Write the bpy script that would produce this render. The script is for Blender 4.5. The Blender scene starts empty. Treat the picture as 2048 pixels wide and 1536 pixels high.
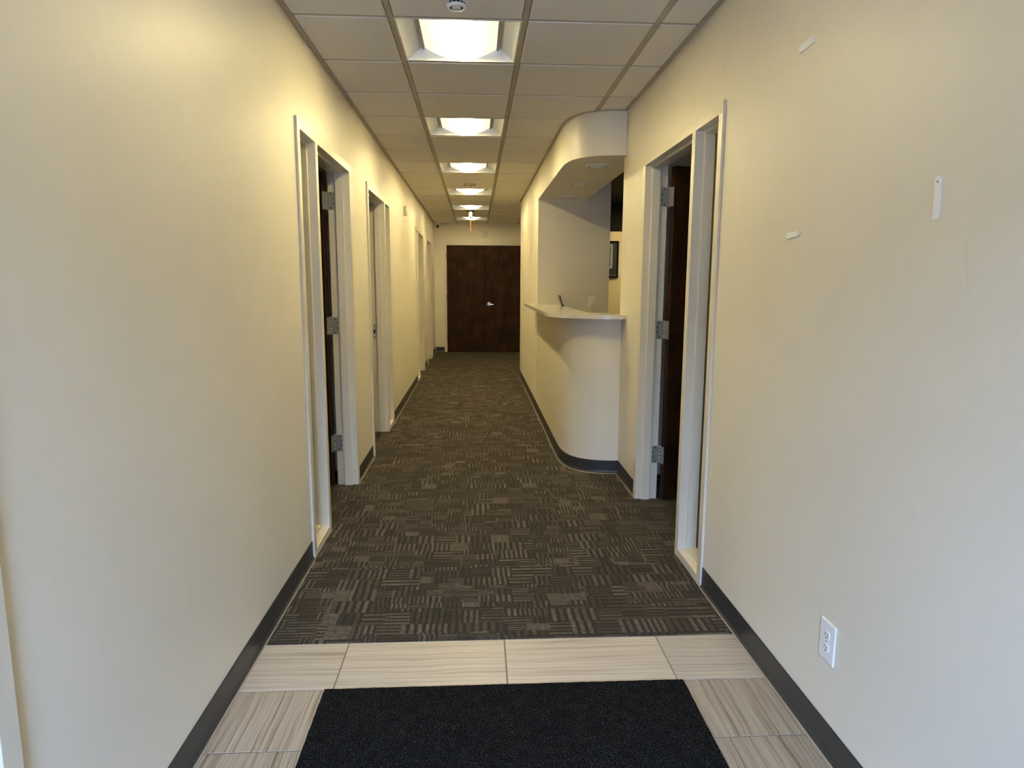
import bpy, bmesh, math, random
from mathutils import Matrix, Vector

# ------------------------------------------------------------------ camera, world, exposure
scene = bpy.context.scene
COL = scene.collection
cam_d = bpy.data.cameras.new('camera')
cam_d.sensor_width = 36.0
cam_d.lens = 1329.2 / 2048 * 36.0
cam_d.clip_start = 0.05
cam_o = bpy.data.objects.new('camera', cam_d)
COL.objects.link(cam_o)
FW = Vector((0.05332605, 0.98723583, -0.15007248))
RT = Vector((0.99857057, -0.05326586, 0.0044236))
UP = Vector((0.00362661, 0.15009385, 0.9886651))
m = Matrix((RT, UP, -FW)).transposed().to_4x4()
m.translation = Vector((0.8388, 0.0, 1.4023))
cam_o.matrix_world = m
scene.camera = cam_o

world = bpy.data.worlds.new('daylight')
scene.world = world
world.use_nodes = True
bg = world.node_tree.nodes['Background']
bg.inputs['Color'].default_value = (0.39, 0.56, 1.0, 1)      # overcast daylight behind the camera
bg.inputs['Strength'].default_value = 80.0

portal_d = bpy.data.lights.new('entrance_portal', 'AREA')     # sampling aid for the glazed entrance
portal_d.shape = 'RECTANGLE'
portal_d.size = 0.86
portal_d.size_y = 2.06
portal_d.cycles.is_portal = True
portal_o = bpy.data.objects.new('entrance_portal', portal_d)
COL.objects.link(portal_o)
portal_o.location = (0.66, -1.14, 1.06)
portal_o.rotation_euler = (math.radians(90), 0, 0)

scene.view_settings.view_transform = 'Standard'
scene.view_settings.look = 'None'
scene.view_settings.gamma = 1.0
scene.view_settings.exposure = 0.12
scene.view_settings.use_curve_mapping = False
scene.cycles.use_denoising = True
scene.cycles.max_bounces = 12
scene.cycles.diffuse_bounces = 7
scene.cycles.sample_clamp_indirect = 10.0

LAMP_COL = (1.0, 0.82, 0.39)
LAMP_CORE = 140.0
ENTRANCE_DIM = 0.18       # two entrance fixtures turned down so the near walls don't overexpose

# ------------------------------------------------------------------ dimensions (metres)
W = 1.887          # corridor width
H = 2.581          # ceiling height
T = 0.6096         # ceiling module
GA = 0.4568        # x of the first main runner
GY = 3.2256        # y of a cross tee
YC = 2.4641        # carpet edge
YE = 13.654        # end wall
YB = -1.15         # entrance wall
XD = 1.50          # face of the reception wall
TW = 0.118         # wall thickness
HS = H + 0.105     # underside of the structural slab above the grid
DH = 2.165         # frame height
R = random.Random(7)

# ------------------------------------------------------------------ material helpers
class NT:
    def __init__(s, name):
        s.m = bpy.data.materials.new(name)
        s.m.use_nodes = True
        s.t = s.m.node_tree
        s.b = s.t.nodes['Principled BSDF']
        s.out = s.t.nodes['Material Output']
    def n(s, kind, **kw):
        nd = s.t.nodes.new(kind)
        for k, v in kw.items():
            setattr(nd, k, v)
        return nd
    def l(s, a, b):
        s.t.links.new(a, b)
    def put(s, sock, v):
        if isinstance(v, bpy.types.NodeSocket):
            s.l(v, sock)
        else:
            sock.default_value = v
    def math(s, op, a, b=0.0, c=0.0, clamp=False):
        nd = s.n('ShaderNodeMath', operation=op, use_clamp=clamp)
        s.put(nd.inputs[0], a); s.put(nd.inputs[1], b); s.put(nd.inputs[2], c)
        return nd.outputs[0]
    def xyz(s, x, y, z):
        nd = s.n('ShaderNodeCombineXYZ')
        s.put(nd.inputs[0], x); s.put(nd.inputs[1], y); s.put(nd.inputs[2], z)
        return nd.outputs[0]
    def coords(s, kind='Object'):
        tc = s.n('ShaderNodeTexCoord')
        return tc.outputs[kind]
    def sep(s, v):
        nd = s.n('ShaderNodeSeparateXYZ'); s.l(v, nd.inputs[0])
        return nd.outputs
    def noise(s, vec, scale, detail=2.0, rough=0.5, dist=0.0):
        nd = s.n('ShaderNodeTexNoise')
        if vec is not None: s.l(vec, nd.inputs['Vector'])
        nd.inputs['Scale'].default_value = scale
        nd.inputs['Detail'].default_value = detail
        nd.inputs['Roughness'].default_value = rough
        nd.inputs['Distortion'].default_value = dist
        return nd.outputs[0]
    def white(s, vec):
        nd = s.n('ShaderNodeTexWhiteNoise'); nd.noise_dimensions = '3D'
        s.l(vec, nd.inputs['Vector'])
        return nd.outputs
    def mapr(s, v, a, b, c, d, smooth=False):
        nd = s.n('ShaderNodeMapRange')
        if smooth: nd.interpolation_type = 'SMOOTHSTEP'
        s.put(nd.inputs[0], v)
        for i, q in enumerate((a, b, c, d)): nd.inputs[1 + i].default_value = q
        return nd.outputs[0]
    def ramp(s, fac, stops):
        nd = s.n('ShaderNodeValToRGB')
        el = nd.color_ramp.elements
        while len(el) < len(stops): el.new(0.5)
        for e, (p, c) in zip(el, stops):
            e.position = p; e.color = (*c, 1)
        s.l(fac, nd.inputs[0])
        return nd.outputs[0]
    def mix(s, fac, a, b, blend='MIX'):
        nd = s.n('ShaderNodeMix', data_type='RGBA', blend_type=blend)
        s.put(nd.inputs[0], fac)
        s.put(nd.inputs[6], a if isinstance(a, bpy.types.NodeSocket) else (*a, 1))
        s.put(nd.inputs[7], b if isinstance(b, bpy.types.NodeSocket) else (*b, 1))
        return nd.outputs[2]
    def bump(s, h, strength=0.2, dist=0.002):
        nd = s.n('ShaderNodeBump')
        nd.inputs['Strength'].default_value = strength
        nd.inputs['Distance'].default_value = dist
        s.l(h, nd.inputs['Height'])
        s.l(nd.outputs[0], s.b.inputs['Normal'])
    def set(s, color=None, rough=None, metal=None, spec=None):
        if color is not None: s.put(s.b.inputs['Base Color'], color if isinstance(color, bpy.types.NodeSocket) else (*color, 1))
        if rough is not None: s.put(s.b.inputs['Roughness'], rough)
        if metal is not None: s.b.inputs['Metallic'].default_value = metal
        if spec is not None: s.b.inputs['Specular IOR Level'].default_value = spec
        return s.m

M = {}
def plain(name, color, rough=0.5, metal=0.0, spec=0.5, var=0.06, scale=6.0):
    t = NT(name)
    f = t.noise(t.coords(), scale, 3.0)
    c = t.mix(f, tuple(x * (1 - var) for x in color), tuple(min(1, x * (1 + var)) for x in color))
    M[name] = t.set(c, rough, metal, spec)
    return M[name]

def wall_paint(name, color, rough=0.42):
    t = NT(name)
    co = t.coords()
    f = t.noise(co, 1.6, 4.0, 0.6)
    c = t.mix(t.mapr(f, 0.3, 0.7, 0, 1), tuple(x * 0.965 for x in color), tuple(x * 1.03 for x in color))
    # faint vertical rubbing and a few scuffs
    s = t.sep(co)
    sc = t.xyz(t.math('MULTIPLY', s[0], 14.0), t.math('MULTIPLY', s[1], 14.0), t.math('MULTIPLY', s[2], 3.2))
    g = t.noise(sc, 1.0, 3.0, 0.55, 0.6)
    mark = t.mapr(g, 0.70, 0.80, 0.0, 0.28, True)
    c = t.mix(mark, c, tuple(x * 0.62 for x in color))
    o = t.noise(co, 420.0, 1.0)
    t.bump(o, 0.06, 0.001)
    M[name] = t.set(c, rough, 0.0, 0.4)

wall_paint('wall_paint', (0.80, 0.738, 0.605))
wall_paint('reception_paint', (0.85, 0.72, 0.46))
plain('flat_black', (0.010, 0.009, 0.009), 0.7, spec=0.2)
plain('frame_enamel', (0.74, 0.67, 0.53), 0.30, var=0.02)
plain('vinyl_base', (0.036, 0.036, 0.037), 0.38, spec=0.45)
plain('grid_metal', (0.44, 0.39, 0.315), 0.5)
plain('steel', (0.30, 0.30, 0.29), 0.38, 0.35)
plain('plate_grey', (0.58, 0.58, 0.57), 0.3, 0.3)
plain('chrome', (0.78, 0.78, 0.78), 0.16, 0.9)
plain('dark_hole', (0.01, 0.01, 0.01), 0.8)
plain('white_plastic', (0.86, 0.86, 0.84), 0.3, var=0.02)
plain('beige_plastic', (0.62, 0.55, 0.40), 0.4, var=0.02)
plain('strip_plastic', (0.93, 0.92, 0.88), 0.5, var=0.03, scale=60)
plain('orange_cord', (0.85, 0.16, 0.03), 0.5)
plain('black_gloss', (0.012, 0.012, 0.013), 0.08)
plain('black_plastic', (0.018, 0.017, 0.018), 0.35)
plain('navy_card', (0.022, 0.022, 0.045), 0.6)
plain('art_card', (0.10, 0.10, 0.14), 0.6, var=0.5, scale=14)
plain('reflector_white', (0.86, 0.85, 0.80), 0.35, var=0.01)
plain('rail_grey', (0.42, 0.40, 0.36), 0.4)
plain('pavement_grey', (0.16, 0.16, 0.16), 0.9)
plain('aluminium', (0.55, 0.55, 0.55), 0.35, 0.7)
plain('tan_strip', (0.36, 0.31, 0.23), 0.7)
plain('grout', (0.20, 0.17, 0.13), 0.9, var=0.12, scale=40)
plain('room_carpet', (0.06, 0.05, 0.04), 0.95)

def mk_ceiling():
    t = NT('mineral_tile')
    co = t.coords()
    f = t.noise(co, 260.0, 2.0, 0.6)
    c = t.mix(t.mapr(f, 0.35, 0.62, 0, 1, True), (0.80, 0.755, 0.67), (0.90, 0.855, 0.77))
    t.bump(f, 0.35, 0.002)
    M['mineral_tile'] = t.set(c, 0.85, 0, 0.2)
mk_ceiling()

def mk_wood():
    t = NT('dark_veneer')
    co = t.coords()
    s = t.sep(co)
    v = t.xyz(t.math('MULTIPLY', s[0], 10.0), t.math('MULTIPLY', s[1], 10.0), t.math('MULTIPLY', s[2], 1.1))
    g = t.noise(v, 1.4, 5.0, 0.62, 0.9)
    cloud = t.noise(co, 4.2, 3.0, 0.55, 0.3)
    k = t.math('ADD', t.math('MULTIPLY', g, 0.40), t.math('MULTIPLY', cloud, 0.60))
    c = t.ramp(k, [(0.34, (0.0145, 0.0062, 0.0026)), (0.50, (0.029, 0.0122, 0.0048)), (0.66, (0.056, 0.024, 0.0084))])
    M['dark_veneer'] = t.set(c, 0.50, 0, 0.14)
mk_wood()

def mk_carpet():
    t = NT('carpet')
    s = t.sep(t.coords())
    x, y = s[0], s[1]
    wob = t.math('MULTIPLY', t.math('SUBTRACT', t.noise(t.coords(), 160.0, 1.0), 0.5), 0.004)
    x0, y0 = x, y
    x = t.math('ADD', x, wob); y = t.math('ADD', y, wob)
    def layer(cx, cy, seed):
        v = t.math('DIVIDE', y, cy)
        row = t.math('FLOOR', v); fv = t.math('FRACT', v)
        rr = t.white(t.xyz(row, seed, 3.7))[0]
        u = t.math('ADD', t.math('DIVIDE', x, cx), t.math('MULTIPLY', rr, 7.0))
        col = t.math('FLOOR', u); fu = t.math('FRACT', u)
        rc = t.white(t.xyz(col, row, seed))
        rs = t.sep(rc[1])
        orient = t.math('GREATER_THAN', rs[0], 0.47)
        tt = t.math('ADD', t.math('MULTIPLY', orient, fu), t.math('MULTIPLY', t.math('SUBTRACT', 1.0, orient), fv))
        n = t.math('ADD', t.math('FLOOR', t.math('MULTIPLY', rs[2], 1.99)), 3.0)
        q = t.math('MULTIPLY', tt, n)
        si = t.math('FLOOR', q); fs = t.math('FRACT', q)
        up = t.mapr(fs, 0.02, 0.14, 0, 1, True)
        dn = t.mapr(fs, 0.52, 0.70, 1, 0, True)
        stripe = t.math('MULTIPLY', up, dn)
        sb = t.mapr(t.white(t.xyz(t.math('ADD', col, t.math('MULTIPLY', si, 0.37)), row, seed + 9))[0], 0, 1, 0.30, 1.0)
        solid = t.math('GREATER_THAN', rs[1], 0.95)
        dark = t.mapr(rs[1], 0.18, 0.62, 0.30, 1.0)
        val = t.math('MULTIPLY', t.math('MULTIPLY', stripe, sb), dark)
        return t.math('MAXIMUM', val, t.math('MULTIPLY', solid, 0.62))
    a = layer(0.100, 0.108, 1.0)
    b = layer(0.078, 0.066, 5.0)
    pick = t.white(t.xyz(t.math('FLOOR', t.math('DIVIDE', x, 0.19)), t.math('FLOOR', t.math('DIVIDE', y, 0.21)), 2.0))[0]
    pk = t.math('GREATER_THAN', pick, 0.55)
    brk = t.noise(t.coords(), 70.0, 2.0, 0.6)
    val = t.math('ADD', t.math('MULTIPLY', pk, b), t.math('MULTIPLY', t.math('SUBTRACT', 1.0, pk), a))
    val = t.math('MULTIPLY', val, t.mapr(brk, 0.35, 0.62, 0.50, 1.1))
    # loops of yarn
    lp = t.math('MULTIPLY', t.math('SINE', t.math('MULTIPLY', x0, 820.0)), t.math('SINE', t.math('MULTIPLY', y0, 520.0)))
    fine = t.noise(t.coords(), 330.0, 2.0, 0.6)
    loop = t.math('ADD', t.mapr(lp, -0.7, 0.7, 0.12, 1.5), t.mapr(fine, 0.30, 0.70, -0.45, 0.45))
    tone = t.noise(t.coords(), 6.0, 2.0)
    c = t.mix(t.math('MULTIPLY', val, loop, clamp=True), (0.048, 0.0385, 0.0305), (0.275, 0.232, 0.186))
    c = t.mix(1.0, c, t.ramp(fine, [(0.25, (0.55, 0.55, 0.55)), (0.75, (1.25, 1.25, 1.25))]), 'MULTIPLY')
    c = t.mix(t.mapr(tone, 0.3, 0.7, 0.05, 0.3), c, (0.065, 0.054, 0.042))
    t.bump(t.math('ADD', lp, t.math('MULTIPLY', fine, 2.0)), 0.6, 0.003)
    M['carpet'] = t.set(c, 0.95, 0, 0.12)
mk_carpet()

def mk_stone(name, along):
    t = NT(name)
    co = t.coords()
    oi = t.n('ShaderNodeObjectInfo')
    s = t.sep(co)
    x, y = (s[0], s[1]) if along == 'x' else (s[1], s[0])
    rnd = t.math('MULTIPLY', oi.outputs['Random'], 37.0)
    wv = t.noise(t.xyz(t.math('ADD', t.math('MULTIPLY', x, 3.0), rnd), t.math('MULTIPLY', y, 3.0), rnd), 1.0, 2.0)
    yy = t.math('ADD', y, t.math('MULTIPLY', t.math('SUBTRACT', wv, 0.5), 0.030))
    v1 = t.xyz(t.math('MULTIPLY', x, 1.3), t.math('ADD', t.math('MULTIPLY', yy, 75.0), rnd), rnd)
    v2 = t.xyz(t.math('MULTIPLY', x, 3.0), t.math('ADD', t.math('MULTIPLY', yy, 230.0), rnd), rnd)
    n1 = t.noise(v1, 1.0, 3.0, 0.6)
    n2 = t.noise(v2, 1.0, 2.0, 0.6)
    wy = 0.55 if along == 'y' else 0.40
    k = t.math('ADD', t.math('MULTIPLY', n1, 1 - wy), t.math('MULTIPLY', n2, wy))
    if along == 'y':
        c = t.ramp(k, [(0.35, (0.19, 0.145, 0.10)), (0.43, (0.34, 0.28, 0.215)), (0.50, (0.46, 0.395, 0.32)), (0.60, (0.51, 0.45, 0.375)), (0.68, (0.64, 0.585, 0.505))])
    else:
        c = t.ramp(k, [(0.34, (0.35, 0.285, 0.215)), (0.43, (0.47, 0.40, 0.32)), (0.52, (0.545, 0.475, 0.39)), (0.62, (0.59, 0.525, 0.44)), (0.70, (0.68, 0.62, 0.54))])
    bright = t.mapr(oi.outputs['Random'], 0, 1, 0.9, 1.06)
    c = t.mix(1.0, c, t.ramp(oi.outputs['Random'], [(0, (0.84, 0.84, 0.84)), (1, (1.02, 1.01, 1.0))]), 'MULTIPLY')
    if along == 'y': c = t.mix(1.0, c, (0.84, 0.82, 0.79), 'MULTIPLY')
    M[name] = t.set(c, 0.42, 0, 0.4)
mk_stone('stone_x', 'x')
mk_stone('stone_y', 'y')

def mk_mat():
    t = NT('black_mat')
    co = t.coords()
    f = t.noise(co, 240.0, 3.0, 0.7)
    g = t.noise(co, 26.0, 3.0)
    k = t.math('MULTIPLY', t.mapr(f, 0.50, 0.74, 0, 1, True), t.mapr(g, 0.3, 0.7, 0.35, 1.0))
    c = t.mix(k, (0.0040, 0.0040, 0.0042), (0.13, 0.13, 0.125))
    sp = t.noise(co, 700.0, 0.0)
    c = t.mix(t.mapr(sp, 0.80, 0.83, 0, 0.7), c, (0.5, 0.48, 0.42))
    t.bump(f, 1.0, 0.004)
    M['black_mat'] = t.set(c, 1.0, 0, 0.05)
mk_mat()

def mk_quartz():
    t = NT('quartz')
    co = t.coords()
    f = t.noise(co, 150.0, 2.0, 0.7)
    c = t.ramp(f, [(0.30, (0.58, 0.53, 0.43)), (0.40, (0.69, 0.645, 0.55)), (0.62, (0.75, 0.71, 0.62))])
    M['quartz'] = t.set(c, 0.12, 0, 0.5)
mk_quartz()

def mk_glass():
    t = NT('clear_glass')
    tr = t.n('ShaderNodeBsdfTransparent'); tr.inputs[0].default_value = (0.93, 0.96, 0.95, 1)
    gl = t.n('ShaderNodeBsdfGlossy'); gl.inputs['Roughness'].default_value = 0.02
    fr = t.n('ShaderNodeFresnel'); fr.inputs['IOR'].default_value = 1.5
    mx = t.n('ShaderNodeMixShader')
    t.l(fr.outputs[0], mx.inputs[0]); t.l(tr.outputs[0], mx.inputs[1]); t.l(gl.outputs[0], mx.inputs[2])
    t.l(mx.outputs[0], t.out.inputs['Surface'])
    M['clear_glass'] = t.m
mk_glass()

def mk_lens(name, power, edge):
    t = NT(name)
    s = t.sep(t.coords())
    ax = t.math('ABSOLUTE', s[0])
    core = t.mapr(ax, 0.015, 0.095, 1.0, 0.0, True)
    col = t.mix(core, (1.0, 0.93, 0.64), LAMP_COL)
    tail = t.mapr(ax, 0.03, 0.18, 0.9, 0.0, True)
    st = t.math('ADD', t.math('ADD', t.math('MULTIPLY', t.math('POWER', core, 3.2), power), tail), edge)
    em = t.n('ShaderNodeEmission')
    t.l(col, em.inputs[0]); t.l(st, em.inputs[1])
    t.l(em.outputs[0], t.out.inputs['Surface'])
    M[name] = t.m
mk_lens('lamp_diffuser', LAMP_CORE, 1.12)
mk_lens('office_fill_diffuser', LAMP_CORE * 0.10, 0.3)
mk_lens('end_lamp_diffuser', LAMP_CORE * 0.45, 1.0)  # last fixture turned down to keep the end wall from overexposing
mk_lens('entrance_lamp_diffuser', LAMP_CORE * ENTRANCE_DIM, 0.9)

# ------------------------------------------------------------------ mesh helpers
class MB:
    def __init__(s):
        s.v = []; s.f = []; s.mi = []; s.sm = []
    def add(s, verts, faces, mi=0, smooth=False):
        o = len(s.v)
        s.v += [tuple(p) for p in verts]
        for f in faces:
            s.f.append([i + o for i in f]); s.mi.append(mi); s.sm.append(smooth)
        return s
    def box(s, x0, x1, y0, y1, z0, z1, mi=0):
        x0, x1 = min(x0, x1), max(x0, x1); y0, y1 = min(y0, y1), max(y0, y1); z0, z1 = min(z0, z1), max(z0, z1)
        v = [(x, y, z) for z in (z0, z1) for (x, y) in ((x0, y0), (x1, y0), (x1, y1), (x0, y1))]
        return s.add(v, [(3, 2, 1, 0), (4, 5, 6, 7), (0, 1, 5, 4), (1, 2, 6, 5), (2, 3, 7, 6), (3, 0, 4, 7)], mi)
    def prism(s, poly, lo, hi, axis='z', mi=0, smooth=False):
        n = len(poly)
        def P(a, b, c):
            return (a, b, c) if axis == 'z' else ((c, a, b) if axis == 'x' else (a, c, b))
        v = [P(a, b, lo) for a, b in poly] + [P(a, b, hi) for a, b in poly]
        s.add(v, [list(range(n))[::-1], [n + i for i in range(n)]], mi)
        s.add(v, [(i, (i + 1) % n, n + (i + 1) % n, n + i) for i in range(n)], mi, smooth)
        return s
    def lathe(s, prof, c=(0, 0, 0), axis='z', seg=24, mi=0, smooth=True):
        # prof: list of (radius, height)
        v = []; f = []
        for r, h in prof:
            for k in range(seg):
                a = 2 * math.pi * k / seg
                p = (r * math.cos(a), r * math.sin(a), h)
                if axis == 'y': p = (p[0], p[2], p[1])
                if axis == 'x': p = (p[2], p[0], p[1])
                v.append((p[0] + c[0], p[1] + c[1], p[2] + c[2]))
        for i in range(len(prof) - 1):
            for k in range(seg):
                k2 = (k + 1) % seg
                f.append((i * seg + k, i * seg + k2, (i + 1) * seg + k2, (i + 1) * seg + k))
        f.append(list(range(seg))[::-1]); f.append([(len(prof) - 1) * seg + k for k in range(seg)])
        return s.add(v, f, mi, smooth)
    def build(s, name, mats, parent=None, loc=None, bevel=0.0, seg=2, merge=False):
        me = bpy.data.meshes.new(name)
        me.from_pydata(s.v, [], s.f)
        bm = bmesh.new(); bm.from_mesh(me)
        bm.faces.ensure_lookup_table()
        for i, fc in enumerate(bm.faces):
            fc.material_index = s.mi[i]; fc.smooth = s.sm[i]
        if merge:
            bmesh.ops.remove_doubles(bm, verts=bm.verts, dist=1e-5)
        bmesh.ops.recalc_face_normals(bm, faces=bm.faces)
        bm.to_mesh(me); bm.free()
        for k in (mats if isinstance(mats, (list, tuple)) else [mats]):
            me.materials.append(M[k])
        o = bpy.data.objects.new(name, me)
        COL.objects.link(o)
        if parent is not None: o.parent = parent
        if loc is not None: o.location = loc
        if bevel > 0:
            md = o.modifiers.new('edge', 'BEVEL')
            md.width = bevel; md.segments = seg; md.limit_method = 'ANGLE'; md.angle_limit = math.radians(40)
        return o

def empty(name, loc=(0, 0, 0)):
    o = bpy.data.objects.new(name, None)
    o.empty_display_size = 0.1
    COL.objects.link(o); o.location = loc
    return o
def tag(o, label, cat, kind=None, group=None):
    o['label'] = label; o['category'] = cat
    if kind: o['kind'] = kind
    if group: o['group'] = group
    return o
def st(o, label, cat):
    return tag(o, label, cat, 'structure')
def smooth_path(pts, n=6):
    out = []
    for i in range(len(pts) - 1):
        p0 = pts[max(i - 1, 0)]; p1 = pts[i]; p2 = pts[i + 1]; p3 = pts[min(i + 2, len(pts) - 1)]
        for k in range(n):
            t = k / n
            out.append(tuple(0.5 * (2 * p1[j] + (p2[j] - p0[j]) * t + (2 * p0[j] - 5 * p1[j] + 4 * p2[j] - p3[j]) * t * t
                                    + (-p0[j] + 3 * p1[j] - 3 * p2[j] + p3[j]) * t ** 3) for j in range(2)))
    out.append(pts[-1])
    return out
def offset(path, d):
    # left-hand normal offset of an open polyline
    out = []
    for i, p in enumerate(path):
        a = path[max(i - 1, 0)]; b = path[min(i + 1, len(path) - 1)]
        tx, ty = b[0] - a[0], b[1] - a[1]
        L = math.hypot(tx, ty) or 1
        out.append((p[0] - ty / L * d, p[1] + tx / L * d))
    return out

# ------------------------------------------------------------------ floor
b = MB()
b.box(-3.2, 5.2, YC, YE + 0.45, -0.08, 0.003)
st(b.build('floor', 'carpet'), 'brown loop carpet patterned with small striped blocks along the corridor', 'floor')
b = MB()
b.box(-3.2, -0.001, YB, YC, -0.08, 0.003); b.box(W + 0.001, 5.2, YB, YC, -0.08, 0.003)
st(b.build('floor', 'room_carpet'), 'dark carpet floor in the side rooms beyond the front walls', 'floor')
b = MB()
b.box(0, W, YB, YC, -0.08, -0.0022)
fl_tile = st(b.build('floor', 'grout'), 'beige striped stone tile floor bordering the black mat', 'floor')
TILE_Y = YC - T / 2
MX0, MX1, MY1 = 0.308, 1.572, TILE_Y - 0.004
g = 0.0022
def floor_tile(x0, x1, y0, y1, mat):
    bb = MB().box(x0 + g, x1 - g, y0 + g, y1 - g, -0.0112, 0.0)
    bb.build('stone_tile', mat, fl_tile, bevel=0.0012, seg=1)
for x0, x1 in ((0.0, 0.3357), (0.3357, 0.9453), (0.9453, 1.5549), (1.5549, W)):
    floor_tile(x0, x1, TILE_Y, YC - 0.001, 'stone_x')
yy = TILE_Y
while yy > YB + 0.1:
    y2 = max(yy - T / 2, YB)
    floor_tile(0.0, MX0, y2, yy, 'stone_y')
    floor_tile(MX1, W, y2, yy, 'stone_y')
    yy = y2
# mat, inlaid between the border tiles, edge slightly ragged
pts = []
def rag(p, q, n):
    for i in range(n):
        t = i / n
        nx, ny = (q[1] - p[1]), -(q[0] - p[0]); L = math.hypot(nx, ny)
        d = R.uniform(-0.0004, 0.0016)
        pts.append((p[0] + (q[0] - p[0]) * t + nx / L * d, p[1] + (q[1] - p[1]) * t + ny / L * d))
rag((MX0, -0.7), (MX1, -0.7), 60); rag((MX1, -0.7), (MX1, MY1), 130)
rag((MX1, MY1), (MX0, MY1), 110); rag((MX0, MY1), (MX0, -0.7), 130)
tag(MB().prism(pts, -0.0015, 0.0045).build('entrance_mat', 'black_mat'), 'black ribbed entrance mat laid between striped stone tiles', 'mat')

# ------------------------------------------------------------------ walls
def wall(name, boxes, label, mat='wall_paint', bevel=0.0):
    bb = MB()
    for q in boxes: bb.box(*q)
    return st(bb.build(name, mat, bevel=bevel), label, 'wall')

FR_L = [  # y0, y1, layout, leaf hinge ('far'/'near'/None), opening angle
    (3.27, 4.60, 'SD', 'far', 105),
    (5.29, 6.63, 'DS', 'near', 92),
    (9.43, 10.75, 'SD', 'far', 100),
    (11.45, 12.75, 'DS', 'near', 92),
]
NEAR_L = (0.22, 1.14)
FR_R = (2.872, 4.212)
def with_openings(x0, x1, ya, yb, ops):
    out = []; y = ya
    for a, c in ops:
        out.append((x0, x1, y, a + 0.004, 0, HS)); y = c - 0.004
        out.append((x0, x1, a + 0.004, c - 0.004, DH - 0.004, HS))
    out.append((x0, x1, y, yb, 0, HS))
    return out
wall('wall_left', with_openings(-TW, 0, YB, YE, [NEAR_L] + [(a[0], a[1]) for a in FR_L]),
     'cream painted left corridor wall with a row of doorways')
wall('wall_right', with_openings(W, W + TW, YB, 4.83, [FR_R]),
     'cream painted right wall with one doorway and wall outlet')
wall('wall_end', [(-3.3, 0.20, YE, YE + TW, 0, HS), (1.832, 5.3, YE, YE + TW, 0, HS), (0.20, 1.832, YE, YE + TW, 2.196, HS), (-0.2, 2.2, YE + 0.40, YE + 0.48, -0.08, HS), (-0.2, -0.1, YE + TW, YE + 0.40, -0.08, HS), (2.1, 2.2, YE + TW, YE + 0.40, -0.08, HS)],
     'cream end wall around the dark double doors')
wall('wall_reception', [(XD, XD + TW, 7.335, 10.05, 0, H), (XD, 2.275, 7.22, 7.335, 0, H)],
     'cream wall past the reception counter with the light switch return')
wall('wall_reception_back', [(XD + TW, 5.2, 9.93, 10.05, 0, 2.16)], 'warm yellow wall with dark picture seen behind the counter', 'reception_paint')
wall('wall_reception_upper', [(XD + TW, 5.2, 9.93, 10.05, 2.16, HS)], 'plain black band above the yellow wall', 'flat_black')  # solid black from the yellow wall's top up to the slab
wall('wall_office', [(W + TW, 5.2, 4.715, 4.83, 0, HS)], 'cream partition between right office and reception')
wall('wall_alcove', [(2.3, 2.42, 10.05, YE, 0, HS)], 'cream wall of the recess beside the double doors')
wall('wall_far_right', [(5.2, 5.3, YB, YE, 0, HS)], 'outer wall of the rooms to the right')
wall('wall_far_left', [(-3.3, -3.2, YB, YE, 0, HS)] + [(-3.2, -TW, y, y + 0.1, 0, HS) for y in (2.2, 4.9, 8.0, 11.05)],
     'outer walls and partitions of the rooms to the left')

st(MB().box(XD + TW + 0.5, 5.2, 4.84, 9.929, H, H + 0.03).build('ceiling_reception', 'flat_black'), 'plain black ceiling of the room behind the counter', 'ceiling')  # solid black panel over the room behind the counter
# entrance wall behind the camera: glazed storefront
ent = [(-3.3, 0.23, YB - TW, YB, 0, HS), (1.09, 5.3, YB - TW, YB, 0, HS), (0.23, 1.09, YB - TW, YB, 2.10, HS)]
wall('wall_entrance', ent, 'entrance wall around the glazed front door')
e = st(empty('window_1', (0.66, YB - 0.06, 0)), 'glazed aluminium entrance door letting in daylight', 'window')
b = MB()
for x in (-0.43, 0.38): b.box(x, x + 0.05, -0.05, 0.05, 0, 2.10)
b.box(-0.38, 0.38, -0.05, 0.05, 2.04, 2.10); b.box(-0.38, 0.38, -0.05, 0.05, 0.0, 0.08)
b.build('window_frame', 'aluminium', e)
MB().box(-0.38, 0.38, -0.004, 0.004, 0.08, 2.04).build('glass_pane', 'clear_glass', e)
st(MB().box(-30, 30, YB - 19.5, YB - 18, -0.02, 5.2).build('daylight_blocker', 'pavement_grey'), 'unseen grey building added outside to block low daylight', 'building')  # added out of view to stop low daylight reaching deep inside
st(MB().box(-40, 40, YB - 60, YB - TW, -0.1, -0.02).build('pavement', 'pavement_grey'), 'grey pavement outside the entrance', 'pavement')

# ------------------------------------------------------------------ reception bulge: half wall, soffit, counter
CURVE = smooth_path([(W, 4.752), (1.80, 4.757), (1.69, 4.787), (1.60, 4.852), (1.537, 4.96), (1.506, 5.12), (XD, 5.30)], 6)
front = CURVE + [(XD, 7.2195)]
back = offset(front, -0.115)
back = [(min(x, W - 0.001) if i == 0 else x, y) for i, (x, y) in enumerate(back)]
inner = [(max(x, 0), y) for x, y in back][::-1]
st(MB().prism(front + inner, 0, 1.154, smooth=True).build('wall_counter', 'wall_paint', bevel=0.0), 'curved cream half wall under the stone reception counter', 'wall')
SOF = 2.283
st(MB().prism(front + [(2.015, 7.2195), (2.015, 4.831), (W - 0.0005, 4.831)], SOF, H - 0.0005, smooth=True).build('ceiling_soffit', 'wall_paint'),
   'curved cream soffit with three recessed lights above the counter', 'soffit')
cf = smooth_path([(W - 0.001, 4.615), (1.76, 4.625), (1.62, 4.668), (1.48, 4.765), (1.393, 4.905), (1.367, 5.08), (1.366, 5.35)], 6) + [(1.372, 7.43)]
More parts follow.
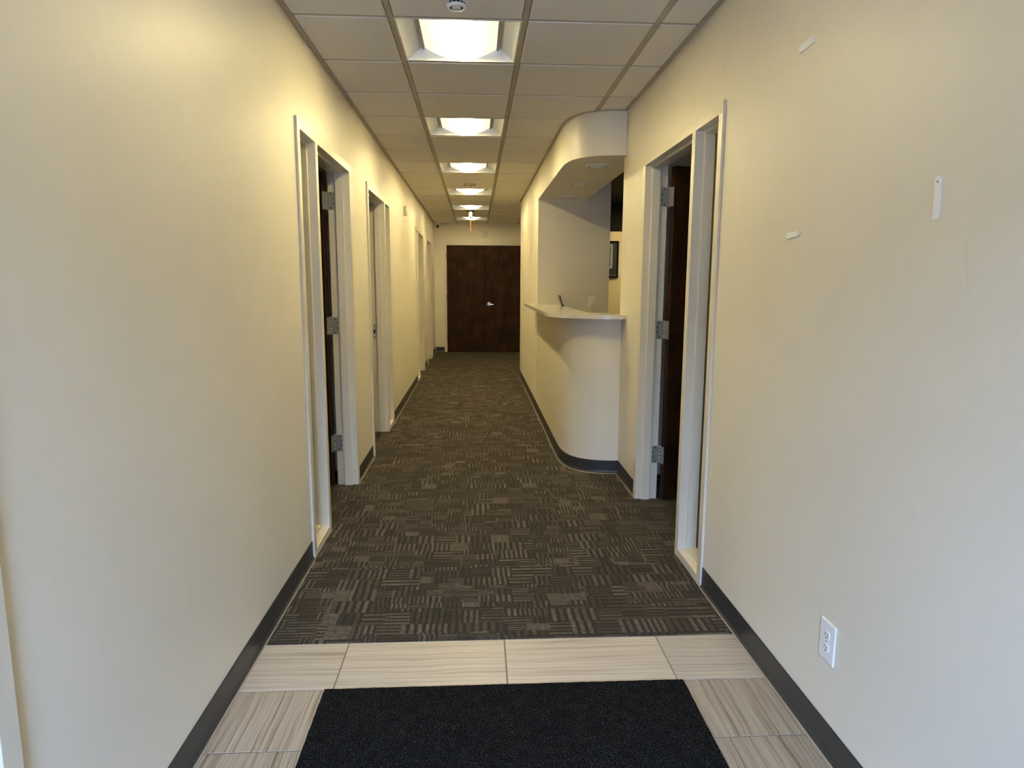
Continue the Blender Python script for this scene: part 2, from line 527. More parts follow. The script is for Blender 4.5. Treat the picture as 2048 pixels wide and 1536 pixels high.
cb = [(1.498, 7.43), (1.498, 7.2175), (1.70, 7.2175), (1.70, 5.32)] + smooth_path([(1.70, 5.24), (1.725, 5.12), (1.78, 5.04), (W - 0.001, 5.01)], 5)
tag(MB().prism(cf + cb, 1.1555, 1.182).build('counter_top', 'quartz', bevel=0.003), 'speckled off-white stone counter top with rounded corner on curved half wall', 'counter')

# ------------------------------------------------------------------ baseboards
def base_run(name, path, label, side=1):
    # path: polyline along the wall face, room on the left-hand side when side = 1
    prof = [(0.0005, 0.004), (0.013, 0.004), (0.0125, 0.010), (0.007, 0.016), (0.005, 0.026), (0.0045, 0.098), (0.0035, 0.102), (0.0005, 0.102)]
    v = []; f = []
    n = len(prof)
    offs = [offset(path, side * d) for d, _ in prof]
    for i in range(len(path)):
        for j, (d, z) in enumerate(prof): v.append((offs[j][i][0], offs[j][i][1], z))
    for i in range(len(path) - 1):
        for j in range(n):
            k = (j + 1) % n
            f.append((i * n + j, i * n + k, (i + 1) * n + k, (i + 1) * n + j))
    f.append(list(range(n))); f.append([(len(path) - 1) * n + j for j in range(n)])
    ob = st(MB().add(v, f).build(name, 'vinyl_base'), label, 'baseboard')
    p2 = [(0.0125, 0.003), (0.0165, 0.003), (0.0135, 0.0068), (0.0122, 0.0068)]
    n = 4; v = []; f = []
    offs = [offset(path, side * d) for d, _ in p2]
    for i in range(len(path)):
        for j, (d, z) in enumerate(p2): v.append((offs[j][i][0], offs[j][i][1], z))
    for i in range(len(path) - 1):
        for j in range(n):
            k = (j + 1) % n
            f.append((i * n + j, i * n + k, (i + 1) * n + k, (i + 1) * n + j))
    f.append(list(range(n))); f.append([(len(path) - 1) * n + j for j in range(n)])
    MB().add(v, f).build('toe_bead', 'tan_strip', ob)  # thin tan strip along the baseboard toe
    return ob
segs = [(NEAR_L[1], FR_L[0][0], 'dark grey vinyl baseboard beside the stone tiles on left wall'),
        (FR_L[0][1], FR_L[1][0], 'short dark grey baseboard between the first two left doorways'),
        (FR_L[1][1], FR_L[2][0], 'long dark grey baseboard between second and third left doorways'),
        (FR_L[2][1], FR_L[3][0], 'dark grey baseboard between the two farthest left doorways'),
        (FR_L[3][1], YE, 'dark grey baseboard stub beyond the last left doorway')]
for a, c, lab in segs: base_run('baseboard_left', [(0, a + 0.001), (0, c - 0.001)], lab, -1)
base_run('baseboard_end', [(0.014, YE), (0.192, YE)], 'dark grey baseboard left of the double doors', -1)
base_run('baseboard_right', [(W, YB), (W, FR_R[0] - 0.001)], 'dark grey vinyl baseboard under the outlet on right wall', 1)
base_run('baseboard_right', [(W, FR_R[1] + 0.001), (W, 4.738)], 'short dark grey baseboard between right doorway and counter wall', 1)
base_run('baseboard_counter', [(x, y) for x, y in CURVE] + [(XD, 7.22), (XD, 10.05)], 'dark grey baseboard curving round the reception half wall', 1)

# ------------------------------------------------------------------ door frames with sidelights
def door_unit(idx, side, y0, y1, layout, hinge, ang, label, closed=False):
    sx = (lambda x: x) if side == 'L' else (lambda x: W - x)
    root = st(empty('door_%d' % idx, (sx(0), (y0 + y1) / 2, 0)), label, 'door')
    ox, oy = sx(0), (y0 + y1) / 2
    F = 0.05; C0, C1 = 0.013, -TW - 0.013      # casing faces
    S0, S1 = -0.030, -0.080                    # stop
    zin = DH - F
    def lx(x): return sx(x) - ox
    def ly(y): return y - oy
    # stiles: list of (ya, yb, opens_low, opens_high)
    ya, yb = y0, y1
    if layout == 'SD': mul = (y0 + 0.352, y0 + 0.400)
    elif layout == 'DS': mul = (y1 - 0.400, y1 - 0.352)
    else: mul = None
    def stile(name, a, c, lo, hi, outer):
        # a..c in y; lo / hi: whether that side faces an opening
        p = []
        a2 = a + (0.004 if not lo else 0); c2 = c - (0.004 if not hi else 0)
        p.append((C0, a)); p.append((C0, c))
        if hi:
            p += [(S0, c), (S0, c + 0.016), (S1, c + 0.016), (S1, c), (C1, c)]
        else:
            p += [(0.0005, c), (0.0005, c2), (-TW - 0.0005, c2), (-TW - 0.0005, c), (C1, c)]
        if lo:
            p += [(C1, a), (S1, a), (S1, a - 0.016), (S0, a - 0.016), (S0, a)]
        else:
            p += [(C1, a), (-TW - 0.0005, a), (-TW - 0.0005, a2), (0.0005, a2), (0.0005, a)]
        MB().prism([(lx(x), ly(y)) for x, y in p], 0.003, zin).build(name, 'frame_enamel', root, bevel=0.0022)
    stile('jamb', y0, y0 + F, False, True, True)
    stile('jamb', y1 - F, y1, True, False, True)
    if mul: stile('mullion', mul[0], mul[1], True, True, False)
    # head
    p = [(C0, zin), (C0, DH), (0.0005, DH), (0.0005, DH - 0.0045), (-TW - 0.0005, DH - 0.0045), (-TW - 0.0005, DH), (C1, DH), (C1, zin)]
    hb = MB().prism([(lx(x), z) for x, z in p], ly(y0), ly(y1), axis='y')
    ops = [(y0 + F, y1 - F)] if not mul else [(y0 + F, mul[0]), (mul[1], y1 - F)]
    for a, c in ops: hb.box(lx(S0), lx(S1), ly(a + 0.016), ly(c - 0.016), zin - 0.016, zin)
    hb.build('head', 'frame_enamel', root, bevel=0.0022)
    if mul:
        sl = ops[0] if layout == 'SD' else ops[1]
        dr = ops[1] if layout == 'SD' else ops[0]
        sb = MB().box(lx(C0), lx(C1), ly(sl[0]), ly(sl[1]), 0.003, 0.046)
        sb.box(lx(S0), lx(S1), ly(sl[0] + 0.016), ly(sl[1] - 0.016), 0.046, 0.062)
        sb.build('sill', 'frame_enamel', root, bevel=0.0022)
        MB().box(lx(-0.082), lx(-0.088), ly(sl[0] + 0.008), ly(sl[1] - 0.008), 0.056, zin - 0.008).build('glass_pane', 'clear_glass', root)
    else: dr = ops[0]
    if hinge:
        w = dr[1] - dr[0] - 0.006
        ax = C1 - 0.012
        yh = dr[1] if hinge == 'far' else dr[0]
        sg = -1 if hinge == 'far' else 1       # closed leaf runs along sg * y from the hinge
        th = 0 if closed else math.radians(ang)
        leaf = MB()
        def q(x): return x if side == 'L' else -x
        leaf.box(q(0.009), q(0.053), sg * 0.003, sg * (0.003 + w), 0.012, zin - 0.006)
        lo = leaf.build('door_leaf', 'dark_veneer', root, (lx(ax), ly(yh), 0), bevel=0.002)
        rz = th * (-1 if hinge == 'far' else 1) * (1 if side == 'L' else -1)
        lo.rotation_euler = (0, 0, rz)
        # lever on the leaf
        if not closed:
            hb2 = MB()
            for fx, s2 in ((0.053, 1), (0.009, -1)):
                X = q(fx)
                d = s2 * (1 if side == 'L' else -1)
                yk = sg * (w - 0.065)
                hb2.lathe([(0.036, 0.0), (0.036, 0.006 * d), (0.014, 0.010 * d), (0.011, 0.05 * d)], (X, yk, 0.97), 'x', 16)
                hb2.box(X + d * 0.04, X + d * 0.055, yk - sg * 0.10, yk + sg * 0.012, 0.961, 0.979)
            hb2.build('lever_handle', 'chrome', lo, bevel=0.002)
        for zc in (1.93, 1.113, 0.302):
            hm = MB()
            hm.lathe([(0.0062, -0.061), (0.0062, 0.061)], (lx(ax), ly(yh), zc), 'z', 12, 1)
            for k in range(5):
                hm.lathe([(0.0072, -0.058 + k * 0.0235), (0.0072, -0.058 + k * 0.0235 + 0.0215)], (lx(ax), ly(yh), zc), 'z', 12, 0)
            # plate on jamb
            hm.box(lx(ax + 0.002), lx(S1 - 0.012), ly(yh), ly(yh + sg * 0.0022), zc - 0.057, zc + 0.057, 0)
            for dx, dz in ((0.030, 0.045), (0.046, 0.016), (0.046, -0.016), (0.030, -0.045)):
                hm.lathe([(0.0042, 0.0), (0.0042, sg * 0.0006)], (lx(ax + dx), ly(yh + sg * 0.0022), zc + dz), 'y', 10, 2)
            # plate on leaf edge, turned with the leaf
            c, s_ = math.cos(rz), math.sin(rz)
            def turn(x, y): return (lx(ax) + c * x - s_ * y, ly(yh) + s_ * x + c * y)
            pl = [turn(q(0.001), sg * 0.003), turn(q(0.046), sg * 0.003), turn(q(0.046), sg * 0.0008), turn(q(0.001), sg * 0.0008)]
            hm.prism(pl, zc - 0.057, zc + 0.057)
            for dx, dz in ((0.028, 0.045), (0.038, 0.016), (0.038, -0.016), (0.028, -0.045)):
                a = [turn(q(dx - 0.002), sg * 0.0009), turn(q(dx + 0.002), sg * 0.0009), turn(q(dx + 0.002), sg * 0.0002), turn(q(dx - 0.002), sg * 0.0002)]
                hm.prism(a, zc + dz - 0.002, zc + dz + 0.002, mi=1)
            h = hm.build('hinge', ['steel', 'plate_grey', 'dark_hole'], root)
            h['label'] = 'brushed steel butt hinge'
        if mul:
            ys = dr[0] if hinge == 'far' else dr[1]
            s3 = -sg
            sm = MB()
            X0, X1 = S1 - 0.008, C1 + 0.008
            sm.box(lx(X0), lx(X1), ly(ys), ly(ys + s3 * 0.0018), 0.885, 1.022, 0)
            xm = (X0 + X1) / 2
            sm.box(lx(xm - 0.008), lx(xm + 0.008), ly(ys + s3 * 0.0018), ly(ys + s3 * 0.0024), 0.937, 0.970, 1)
            for z in (0.903, 1.004):
                sm.lathe([(0.0055, 0), (0.0055, s3 * 0.0006)], (lx(xm), ly(ys + s3 * 0.0018), z), 'y', 10, 1)
            k = sm.build('strike_plate', ['plate_grey', 'dark_hole'], root)
            k['label'] = 'bright metal strike plate'
    return root
door_unit(1, 'L', *FR_L[0], 'nearest left doorway, cream frame with narrow sidelight before the dark open door')
door_unit(2, 'L', *FR_L[1], 'second left doorway, cream frame with strike plate and sidelight beyond the opening')
door_unit(3, 'L', *FR_L[2], 'third left doorway far along the yellow-lit wall')
door_unit(4, 'L', *FR_L[3], 'last left doorway next to the double doors')
door_unit(5, 'R', *FR_R, 'SD', 'far', 105, 'right doorway before the counter, cream frame with sidelight and dark open door')
door_unit(6, 'L', *NEAR_L, 'D', 'near', 0, 'white door frame edge at the lower left corner', closed=True)

# double doors at the end
root = st(empty('door_7', (1.016, YE, 0)), 'dark brown double doors with lever handle closing the corridor', 'door')
OX = 1.016
fr = MB()
fr.box(0.196 - OX, 0.246 - OX, -0.013, TW + 0.01, 0.003, 2.15)
fr.build('jamb', 'frame_enamel', root, bevel=0.002)
MB().box(1.786 - OX, 1.836 - OX, -0.013, TW + 0.01, 0.003, 2.15).build('jamb', 'frame_enamel', root, bevel=0.002)
MB().box(0.196 - OX, 1.836 - OX, -0.013, TW + 0.01, 2.15, 2.20).build('head', 'frame_enamel', root, bevel=0.002)
l1 = MB().box(0.249 - OX, -0.0035, -0.004, 0.042, 0.014, 2.146).build('door_leaf', 'dark_veneer', root, bevel=0.002)
l2 = MB().box(0.0035, 1.783 - OX, -0.004, 0.042, 0.014, 2.146).build('door_leaf', 'dark_veneer', root, bevel=0.002)
MB().box(-0.02, 0.02, 0.043, 0.06, 0.014, 2.146).build('astragal', 'dark_veneer', root)
lv = MB()
lv.lathe([(0.045, -0.004), (0.045, -0.013), (0.030, -0.018), (0.014, -0.020), (0.012, -0.055), (0.0, -0.056)], (0.083, 0, 0.972), 'y', 24)
lv.box(0.072, 0.172, -0.062, -0.048, 0.962, 0.982)
lv.lathe([(0.006, -0.0045), (0.006, -0.006)], (0.012, 0, 0.975), 'y', 10)
k = lv.build('lever_handle', 'chrome', l2, bevel=0.002); k['label'] = 'bright chrome lever handle'
for zc in (1.93, 1.113, 0.302):
    hm = MB().lathe([(0.008, -0.06), (0.008, 0.06)], (0.2475 - OX, -0.012, zc), 'z', 10)
    hm.box(0.232 - OX, 0.2475 - OX, -0.0155, -0.013, zc - 0.057, zc + 0.057)
    hm.build('hinge', 'steel', l1)

# ------------------------------------------------------------------ ceiling: slab, grid, tiles
ceil = st(MB().box(-3.3, 5.3, YB - TW, YE + 0.5, HS, HS + 0.06).build('ceiling', 'mineral_tile'), 'suspended ceiling of square mineral tiles in a tan metal grid', 'ceiling')
ZG = H + 0.005
XE = [0.0, GA, GA + T, GA + 2 * T, W]
rows = [YB] + [GY + n * T for n in range(-7, 18)] + [YE]
rows = [y for i, y in enumerate(rows) if i in (0, len(rows) - 1) or (YB + 0.05 < y < YE - 0.02)]
for x in XE[1:4]:
    MB().box(x - 0.0125, x + 0.0125, YB, YE, ZG, ZG + 0.002).box(x - 0.001, x + 0.001, YB, YE, ZG + 0.002, ZG + 0.04).build('main_runner', 'grid_metal', ceil)
for i, (xa, xb) in enumerate(zip(XE[:-1], XE[1:])):
    for y in rows[1:-1]:
        MB().box(xa + 0.0125, xb - 0.0125, y - 0.0125, y + 0.0125, ZG + 0.0002, ZG + 0.002).build('cross_tee', 'grid_metal', ceil)
st(MB().box(0.0005, 0.024, YB, YE, H - 0.001, ZG + 0.001).build('trim_1', 'grid_metal'), 'tan metal ceiling edge angle along left wall', 'trim')
st(MB().box(W - 0.024, W - 0.0005, YB, 4.75, H - 0.001, ZG + 0.001).build('trim_2', 'grid_metal'), 'tan metal ceiling edge angle along right wall', 'trim')
st(MB().box(0.024, 2.3, YE - 0.022, YE - 0.0005, H - 0.001, ZG + 0.001).build('trim_3', 'grid_metal'), 'tan metal ceiling edge angle above the end doors', 'trim')
pa = [(x, y) for x, y in CURVE] + [(XD, 10.05)]
po = offset(pa, 0.022)
po[0] = (W - 0.025, po[0][1])
st(MB().prism(pa + po[::-1], H - 0.004, H - 0.0006).build('trim_4', 'grid_metal'), 'tan metal ceiling edge angle round the counter soffit', 'trim')
LIGHT_ROWS = {(GY + n * T) for n in (-6, -3, 0, 3, 6, 9, 12, 15)}
def is_light(ci, y): return ci == 1 and any(abs(y - q) < 0.01 for q in LIGHT_ROWS)
tile_cache = {}
for ci, (xa, xb) in enumerate(zip(XE[:-1], XE[1:])):
    for ya, yb in zip(rows[:-1], rows[1:]):
        if is_light(ci, ya): continue
        x0 = xa + (0.025 if ci == 0 else 0.016); x1 = xb - (0.025 if ci == 3 else 0.016)
        y0 = ya + 0.015; y1 = yb - 0.015
        if yb == YE: y1 = yb - 0.026
        if y1 - y0 < 0.01: continue
        key = (round(x1 - x0, 4), round(y1 - y0, 4))
        if key not in tile_cache:
            hx, hy = key[0] / 2, key[1] / 2
            e0 = 0.003
            bb = MB()
            v = [(-hx + e0, -hy + e0, 0), (hx - e0, -hy + e0, 0), (hx - e0, hy - e0, 0), (-hx + e0, hy - e0, 0),
                 (-hx, -hy, 0.003), (hx, -hy, 0.003), (hx, hy, 0.003), (-hx, hy, 0.003),
                 (-hx, -hy, 0.018), (hx, -hy, 0.018), (hx, hy, 0.018), (-hx, hy, 0.018)]
            bb.add(v, [(3, 2, 1, 0), (0, 1, 5, 4), (1, 2, 6, 5), (2, 3, 7, 6), (3, 0, 4, 7), (4, 5, 9, 8), (5, 6, 10, 9), (6, 7, 11, 10), (7, 4, 8, 11), (8, 9, 10, 11)])
            o = bb.build('ceiling_tile', 'mineral_tile', ceil)
            tile_cache[key] = o.data
        else:
            o = bpy.data.objects.new('ceiling_tile', tile_cache[key]); COL.objects.link(o); o.parent = ceil
        o.location = ((x0 + x1) / 2, (y0 + y1) / 2, H + R.uniform(-0.0006, 0.0012))

# ------------------------------------------------------------------ recessed ceiling lights
def make_light():
    root = empty('ceiling_light')
    hs = T / 2 - 0.013
    o, i, zi = hs - 0.008, 0.205, 0.066
    oy, iy = hs - 0.008, 0.262
    f = MB()
    for a, c in (((-hs, -hs), (hs, -o)), ((-hs, o), (hs, hs)), ((-hs, -o), (-o, o)), ((o, -o), (hs, o))):
        f.box(a[0], c[0], a[1], c[1], 0.003, 0.007)
    f.build('frame', 'reflector_white', root)
    r = MB()
    A = [(-o, -oy, 0.006), (o, -oy, 0.006), (o, oy, 0.006), (-o, oy, 0.006)]
    B = [(-i, -iy, zi), (i, -iy, zi), (i, iy, zi), (-i, iy, zi)]
    r.add(A + B, [(0, 1, 5, 4), (1, 2, 6, 5), (2, 3, 7, 6), (3, 0, 4, 7)])
    r.add([(p[0], p[1], 0.088) for p in B], [(0, 1, 2, 3)])
    r.add(B + [(p[0], p[1], 0.088) for p in B], [(0, 1, 5, 4), (1, 2, 6, 5), (2, 3, 7, 6), (3, 0, 4, 7)])
    r.build('reflector', 'reflector_white', root)
    for s in (-1, 1):
        MB().box(s * 0.190, s * 0.2045, -iy + 0.001, iy - 0.001, 0.052, 0.0655).build('lens_rail', 'rail_grey', root)
    n = 16; w = 0.190
    v = []; fc = []
    ye = 0.272
    for k in range(n + 1):
        x = -w + 2 * w * k / n
        z = 0.010 + 0.050 * (abs(x) / w) ** 2.0
        yl = 0.258 + 0.028 * (1 - min(1, (z - 0.010) / 0.050))
        v += [(x, -yl, z), (x, yl, z), (x, -yl, z + 0.004), (x, yl, z + 0.004)]
    for k in range(n):
        a = k * 4; c = a + 4
        fc += [(a, c, c + 1, a + 1), (a + 2, a + 3, c + 3, c + 2), (a, a + 2, c + 2, c), (a + 1, c + 1, c + 3, a + 3)]
    fc += [(0, 1, 3, 2), (n * 4, n * 4 + 2, n * 4 + 3, n * 4 + 1)]
    MB().add(v, fc, 0, False).build('diffuser', 'lamp_diffuser', root)
    return root
def copy_tree(o, parent=None):
    c = o.copy(); COL.objects.link(c); c.parent = parent
    for ch in [x for x in bpy.data.objects if x.parent == o]: copy_tree(ch, c)
    return c
light0 = make_light()
lab = {-6: 'recessed square ceiling light just inside the entrance', -3: 'recessed square ceiling light above the entrance mat',
       0: 'largest recessed square ceiling light, nearest the round smoke detector', 3: 'second recessed square ceiling light, level with the curved soffit',
       6: 'third recessed square ceiling light along the corridor', 9: 'fourth recessed square ceiling light, just past the alarm plate',
       12: 'fifth recessed square ceiling light, just before the orange cord', 15: 'last recessed square ceiling light, nearest the double doors'}
kids0 = [x for x in bpy.data.objects if x.parent == light0]
first = True
for n in (0, -6, -3, 3, 6, 9, 12, 15):
    o = light0 if first else copy_tree(light0)
    first = False
    o.location = (GA + T / 2, GY + n * T + T / 2, H)
    if n < 0 or n == 15:
        d = [x for x in bpy.data.objects if x.parent == o and x.name.startswith('diffuser')][0]
        d.data = d.data.copy(); d.data.materials[0] = M['entrance_lamp_diffuser' if n < 0 else 'end_lamp_diffuser']
    tag(o, lab[n], 'ceiling light', group='recessed corridor ceiling lights')
for x, y in ((3.32, 8.95),):
    o = copy_tree(light0); o.location = (x, y, H - 0.10)
    tag(o, 'ceiling light in the back room behind the counter', 'ceiling light', group='recessed back room lights')

o = copy_tree(light0); o.location = (3.2, 2.6, HS - 0.10)  # extra lamp out of view, added to lift the dark office
d = [x for x in bpy.data.objects if x.parent == o and x.name.startswith('diffuser')][0]
d.data = d.data.copy(); d.data.materials[0] = M['office_fill_diffuser']
tag(o, 'unseen dim lamp added to brighten the right office', 'ceiling light')
# recessed cans in the soffit
spots = [(1.757, 5.165, 'nearest'), (1.760, 6.09, 'middle'), (1.763, 6.955, 'farthest')]
for x, y, w in spots:
    root = tag(empty('recessed_downlight', (x, y, SOF)), '%s of three round white downlights in the counter soffit' % w, 'downlight', group='soffit downlights')
    MB().lathe([(0.094, -0.0005), (0.092, -0.007), (0.080, -0.010), (0.076, -0.006), (0.075, -0.0005)], (0, 0, 0), 'z', 36).build('trim_ring', 'white_plastic', root)
    MB().lathe([(0.0745, -0.0065), (0.0745, -0.0072), (0.001, -0.0074)], (0, 0, 0), 'z', 28).build('baffle', 'rail_grey', root)
    MB().lathe([(0.060, -0.0075), (0.054, -0.0105), (0.03, -0.0125), (0.001, -0.013)], (0, 0, 0), 'z', 28).build('lens', 'white_plastic', root)

# ------------------------------------------------------------------ ceiling devices
root = tag(empty('smoke_detector', (0.762, 2.948, H)), 'round white smoke detector with slotted rim at the top edge', 'smoke detector')
MB().lathe([(0.056, -0.0005), (0.056, -0.014), (0.050, -0.020), (0.047, -0.021)], seg=32).build('base', 'white_plastic', root)
MB().lathe([(0.041, -0.020), (0.030, -0.058)], seg=28).build('core', 'dark_hole', root)
rb = MB()
for r_, z in ((0.0455, -0.0305), (0.0425, -0.0400)):
    prof = [(r_ + 0.0012, z + 0.0014), (r_ + 0.0012, z - 0.0014), (r_ - 0.005, z - 0.0014), (r_ - 0.005, z + 0.0014)]
    n = 32; v = []; f = []
    for rr, zz in prof:
        for k in range(n): v.append((rr * math.cos(2 * math.pi * k / n), rr * math.sin(2 * math.pi * k / n), zz))
    for q_ in range(4):
        for k in range(n): f.append((q_ * n + k, q_ * n + (k + 1) % n, ((q_ + 1) % 4) * n + (k + 1) % n, ((q_ + 1) % 4) * n + k))
    rb.add(v, f)
for k in range(14):
    a = 2 * math.pi * (k + 0.5) / 14
    c, s = math.cos(a), math.sin(a)
    t = 0.0011
    p = [(0.0475, -0.020), (0.0385, -0.052), (0.0350, -0.052), (0.0440, -0.020)]
    v = [(c * r - s * d, s * r + c * d, z) for d in (-t, t) for r, z in p]
    rb.add(v, [(0, 1, 2, 3), (7, 6, 5, 4), (0, 4, 5, 1), (1, 5, 6, 2), (2, 6, 7, 3), (3, 7, 4, 0)])
rb.build('slotted_rim', 'white_plastic', root)
MB().lathe([(0.0395, -0.0485), (0.0395, -0.0525), (0.0355, -0.0600), (0.0300, -0.0620), (0.0280, -0.0600), (0.0270, -0.0570), (0.0200, -0.0570), (0.0180, -0.0605), (0.001, -0.0610)], seg=32).build('cap', 'white_plastic', root)

root = tag(empty('alarm_plate', (0.764, 8.30, H)), 'small ceiling alarm plate with round sensor before the fourth light', 'alarm')
MB().box(-0.075, 0.075, -0.045, 0.045, -0.016, -0.0005).build('plate', 'beige_plastic', root, bevel=0.004)
MB().lathe([(0.032, -0.016), (0.032, -0.035), (0.022, -0.045), (0.001, -0.047)], (0, 0.0, 0), seg=20).build('sensor', 'beige_plastic', root)
for s in (-1, 1):
    MB().lathe([(0.008, -0.016), (0.008, -0.021), (0.001, -0.022)], (s * 0.058, -0.02, 0), seg=10).build('screw', 'black_plastic', root)

root = tag(empty('pull_cord_switch', (0.750, 11.30, H)), 'white ceiling pull switch with hanging orange cord near the end', 'pull switch')
MB().lathe([(0.070, -0.0005), (0.070, -0.010), (0.050, -0.016), (0.001, -0.016)], seg=20).build('ceiling_rose', 'black_plastic', root)
MB().lathe([(0.026, -0.014), (0.029, -0.04), (0.032, -0.098), (0.029, -0.103)], seg=20).build('body', 'white_plastic', root)
MB().lathe([(0.018, -0.102), (0.018, -0.116), (0.008, -0.120)], seg=14).build('collar', 'black_plastic', root)
cd = MB()
pth = [(0.0, -0.118), (0.0005, -0.20), (0.001, -0.27), (0.003, -0.315), (0.008, -0.328)]
for (x0, z0), (x1, z1) in zip(pth[:-1], pth[1:]):
    v = []
    for (x, z) in ((x0, z0), (x1, z1)):
        for k in range(8):
            a = math.pi * k / 4; v.append((x + 0.0058 * math.cos(a), 0.0058 * math.sin(a), z))
    cd.add(v, [(k, (k + 1) % 8, 8 + (k + 1) % 8, 8 + k) for k in range(8)] + [tuple(range(8)), tuple(range(8, 16))])
k = cd.build('cord', 'orange_cord', root); k['label'] = 'orange pull cord'

root = tag(empty('security_camera', (0.088, 13.45, H)), 'small white dome camera at the far left ceiling corner', 'camera')
MB().lathe([(0.060, -0.0005), (0.060, -0.044), (0.056, -0.052), (0.046, -0.055)], seg=28).build('housing', 'white_plastic', root)
ball = [(0.050 * math.sin(math.pi * k / 12) + 0.0005, -0.074 - 0.050 * math.cos(math.pi * k / 12)) for k in range(13)]
MB().lathe(ball, seg=24).build('ball', 'white_plastic', root)
MB().lathe([(0.030, -0.036), (0.028, -0.0475), (0.016, -0.0520), (0.001, -0.0525)], (0, 0, -0.084), 'y', 24).build('lens', 'black_gloss', root)

# ------------------------------------------------------------------ wall devices
root = tag(empty('wall_sensor', (1.02, YE, 2.37)), 'small beige sensor box above the double doors', 'sensor')
MB().box(-0.034, 0.034, -0.026, -0.0005, -0.056, 0.056).build('case', 'beige_plastic', root, bevel=0.004)
MB().box(-0.018, 0.004, -0.030, -0.026, 0.012, 0.044).build('window', 'white_plastic', root)
MB().box(-0.014, 0.006, -0.029, -0.026, -0.040, 0.004).build('button', 'white_plastic', root)
root = tag(empty('wall_chime', (0.0, 8.06, 2.232)), 'small beige box high on left wall past second doorway', 'chime')
MB().box(0.0005, 0.028, -0.034, 0.034, -0.052, 0.052).build('case', 'beige_plastic', root, bevel=0.004)
MB().box(0.028, 0.034, -0.022, 0.022, 0.008, 0.042).build('window', 'white_plastic', root)
MB().box(0.028, 0.036, -0.016, 0.016, -0.044, -0.022).build('button', 'white_plastic', root)

root = tag(empty('light_switch', (2.0925, 7.22, 1.206)), 'white rocker light switch on the wall above counter', 'light switch')
MB().box(-0.041, 0.041, -0.007, -0.0005, -0.062, 0.062).build('cover_plate', 'white_plastic', root, bevel=0.003)
MB().box(-0.018, 0.018, -0.0085, -0.007, -0.035, 0.035).build('bezel', 'beige_plastic', root)
MB().add([(-0.014, -0.0085, -0.031), (0.014, -0.0085, -0.031), (0.014, -0.0085, 0.031), (-0.014, -0.0085, 0.031),
          (-0.014, -0.0145, -0.031), (0.014, -0.0145, -0.031), (0.014, -0.0095, 0.031), (-0.014, -0.0095, 0.031)],
         [(0, 1, 2, 3), (4, 5, 6, 7), (0, 1, 5, 4), (1, 2, 6, 5), (2, 3, 7, 6), (3, 0, 4, 7)]).build('rocker', 'white_plastic', root)

root = tag(empty('wall_outlet', (W, 1.795, 0.348)), 'white duplex power outlet low on right wall', 'outlet')
MB().box(-0.0065, -0.0005, -0.041, 0.041, -0.062, 0.062).build('cover_plate', 'white_plastic', root, bevel=0.003)
for zc in (0.0195, -0.0195):
    oc = [(0.0165 * math.cos(a) , zc + max(-0.0135, min(0.0135, 0.0172 * math.sin(a)))) for a in [2 * math.pi * k / 24 for k in range(24)]]
    rp = MB().prism(oc, -0.0088, -0.006, axis='x').build('receptacle', 'white_plastic', root, bevel=0.0006, seg=1)
    sl = MB()
    for dy, hh in ((0.0062, 0.0042), (-0.0062, 0.0034)):
        sl.box(-0.0092, -0.0087, dy - 0.0010, dy + 0.0010, zc + 0.003 - hh, zc + 0.003 + hh)
    sl.lathe([(0.0024, -0.0092), (0.0024, -0.0087)], (0, 0, zc - 0.0075), 'x', 10)
    sl.build('slots', 'dark_hole', rp)
MB().lathe([(0.003, -0.0078), (0.0026, -0.006)], (0, 0, 0), 'x', 10).build('screw', 'steel', root)

# adhesive strips left on the right wall: outlines as (y, z)
strips = [([(2.233, 2.160), (2.150, 2.166), (2.136, 2.154), (2.134, 2.141), (2.232, 2.139)], None,
           'slanted white adhesive strip highest on right wall'),
          ([(2.237, 1.5725), (2.158, 1.5745), (2.146, 1.570), (2.148, 1.560), (2.156, 1.5575), (2.235, 1.5525)], (2.157, 1.565),
           'short white adhesive strip beside the right doorway at eye level'),
          ([(1.513, 1.6415), (1.502, 1.647), (1.4925, 1.641), (1.4905, 1.5515), (1.5095, 1.5505)], (1.503, 1.634),
           'long upright white adhesive strip farthest right on the wall')]
for poly, hole, lab_ in strips:
    cy = sum(p[0] for p in poly) / len(poly); cz = sum(p[1] for p in poly) / len(poly)
    root = tag(empty('adhesive_strip', (W, cy, cz)), lab_, 'adhesive strip', group='adhesive strips on right wall')
    MB().prism([(y - cy, z - cz) for y, z in poly], -0.0042, -0.0004, axis='x').build('strip', 'strip_plastic', root, bevel=0.0006, seg=1)
    if hole:
        MB().lathe([(0.0030, -0.0047), (0.0030, -0.0042)], (0, hole[0] - cy, hole[1] - cz), 'x', 10).build('nail_hole', 'rail_grey', root)

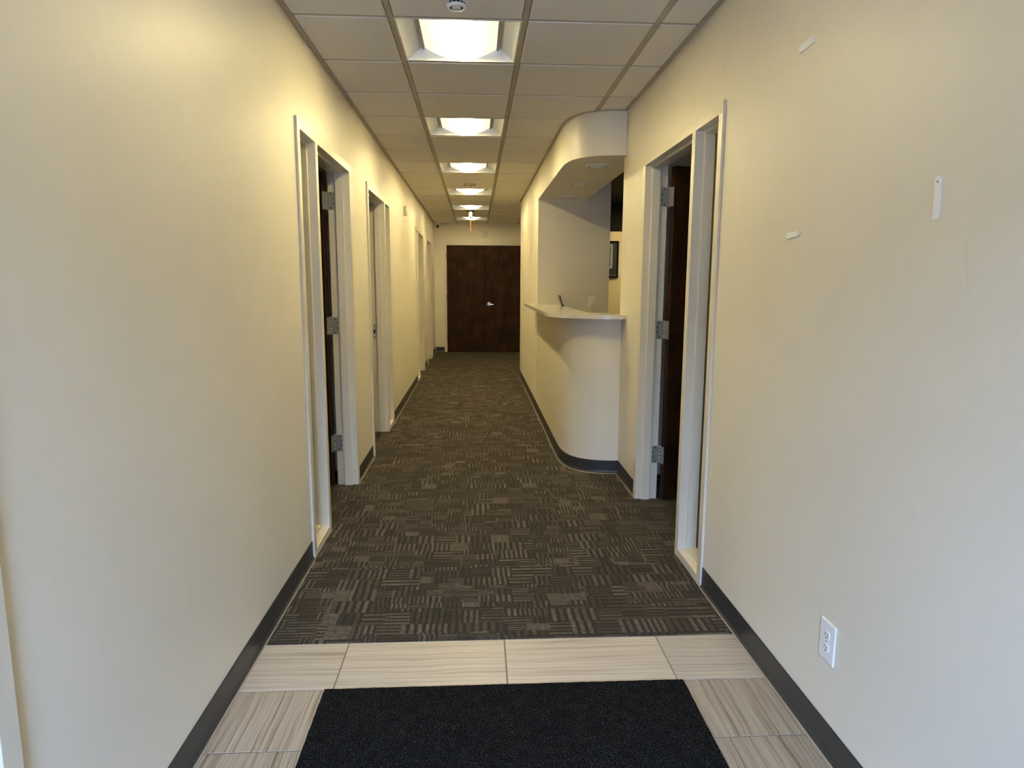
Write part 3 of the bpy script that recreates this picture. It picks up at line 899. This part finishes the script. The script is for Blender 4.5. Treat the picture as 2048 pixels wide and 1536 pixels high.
# ------------------------------------------------------------------ things at the counter and behind it
root = tag(empty('tablet', (1.683, 6.55, 1.1825)), 'thin dark tablet standing tilted at the counter back edge', 'tablet')
lean = math.radians(-17)
c, s = math.cos(lean), math.sin(lean)
def tl(p): return [(x * c + z * s, x * -s + z * c) for x, z in p]
bdy = MB().prism(tl([(-0.0055, 0.003), (0.0055, 0.003), (0.0055, 0.108), (-0.0055, 0.108)]), -0.06, 0.06, axis='y').build('body', 'black_plastic', root, bevel=0.002)
MB().prism(tl([(0.0055, 0.010), (0.0061, 0.010), (0.0061, 0.101), (0.0055, 0.101)]), -0.054, 0.054, axis='y').build('screen', 'black_gloss', root)
MB().prism([(-0.010, 0.0), (0.022, 0.0), (0.022, 0.004), (0.006, 0.016), (-0.010, 0.004)], -0.03, 0.03, axis='y').build('stand', 'black_plastic', root)

root = tag(empty('framed_picture', (2.60, 9.93, 1.755)), 'dark navy framed picture on yellow wall behind the counter', 'picture')
fw_, fh_ = 0.345, 0.268
fm = MB()
for x0, x1, z0, z1 in ((-fw_, fw_, fh_ - 0.02, fh_), (-fw_, fw_, -fh_, -fh_ + 0.02), (-fw_, -fw_ + 0.02, -fh_ + 0.02, fh_ - 0.02), (fw_ - 0.02, fw_, -fh_ + 0.02, fh_ - 0.02)):
    fm.box(x0, x1, -0.028, -0.0005, z0, z1)
fm.build('frame', 'black_gloss', root)
MB().box(-fw_ + 0.02, fw_ - 0.02, -0.012, -0.001, -fh_ + 0.02, fh_ - 0.02).build('mount', 'navy_card', root)
for k, (a, h1, h0) in enumerate(((0.255, 0.220, -0.128), (0.238, 0.203, -0.111))):
    im = MB()
    tk = 0.008
    for x0, x1, z0, z1 in ((-a, a, h1 - tk, h1), (-a, a, h0, h0 + tk), (-a, -a + tk, h0, h1), (a - tk, a, h0, h1)):
        im.box(x0, x1, -0.0145, -0.012, z0, z1)
    im.build('inner_border', 'white_plastic', root)
MB().box(-0.228, 0.228, -0.0135, -0.012, -0.101, 0.193).build('print', 'art_card', root)
MB().box(-0.30, 0.32, -0.0135, -0.012, -0.236, -0.229).build('fillet', 'steel', root)
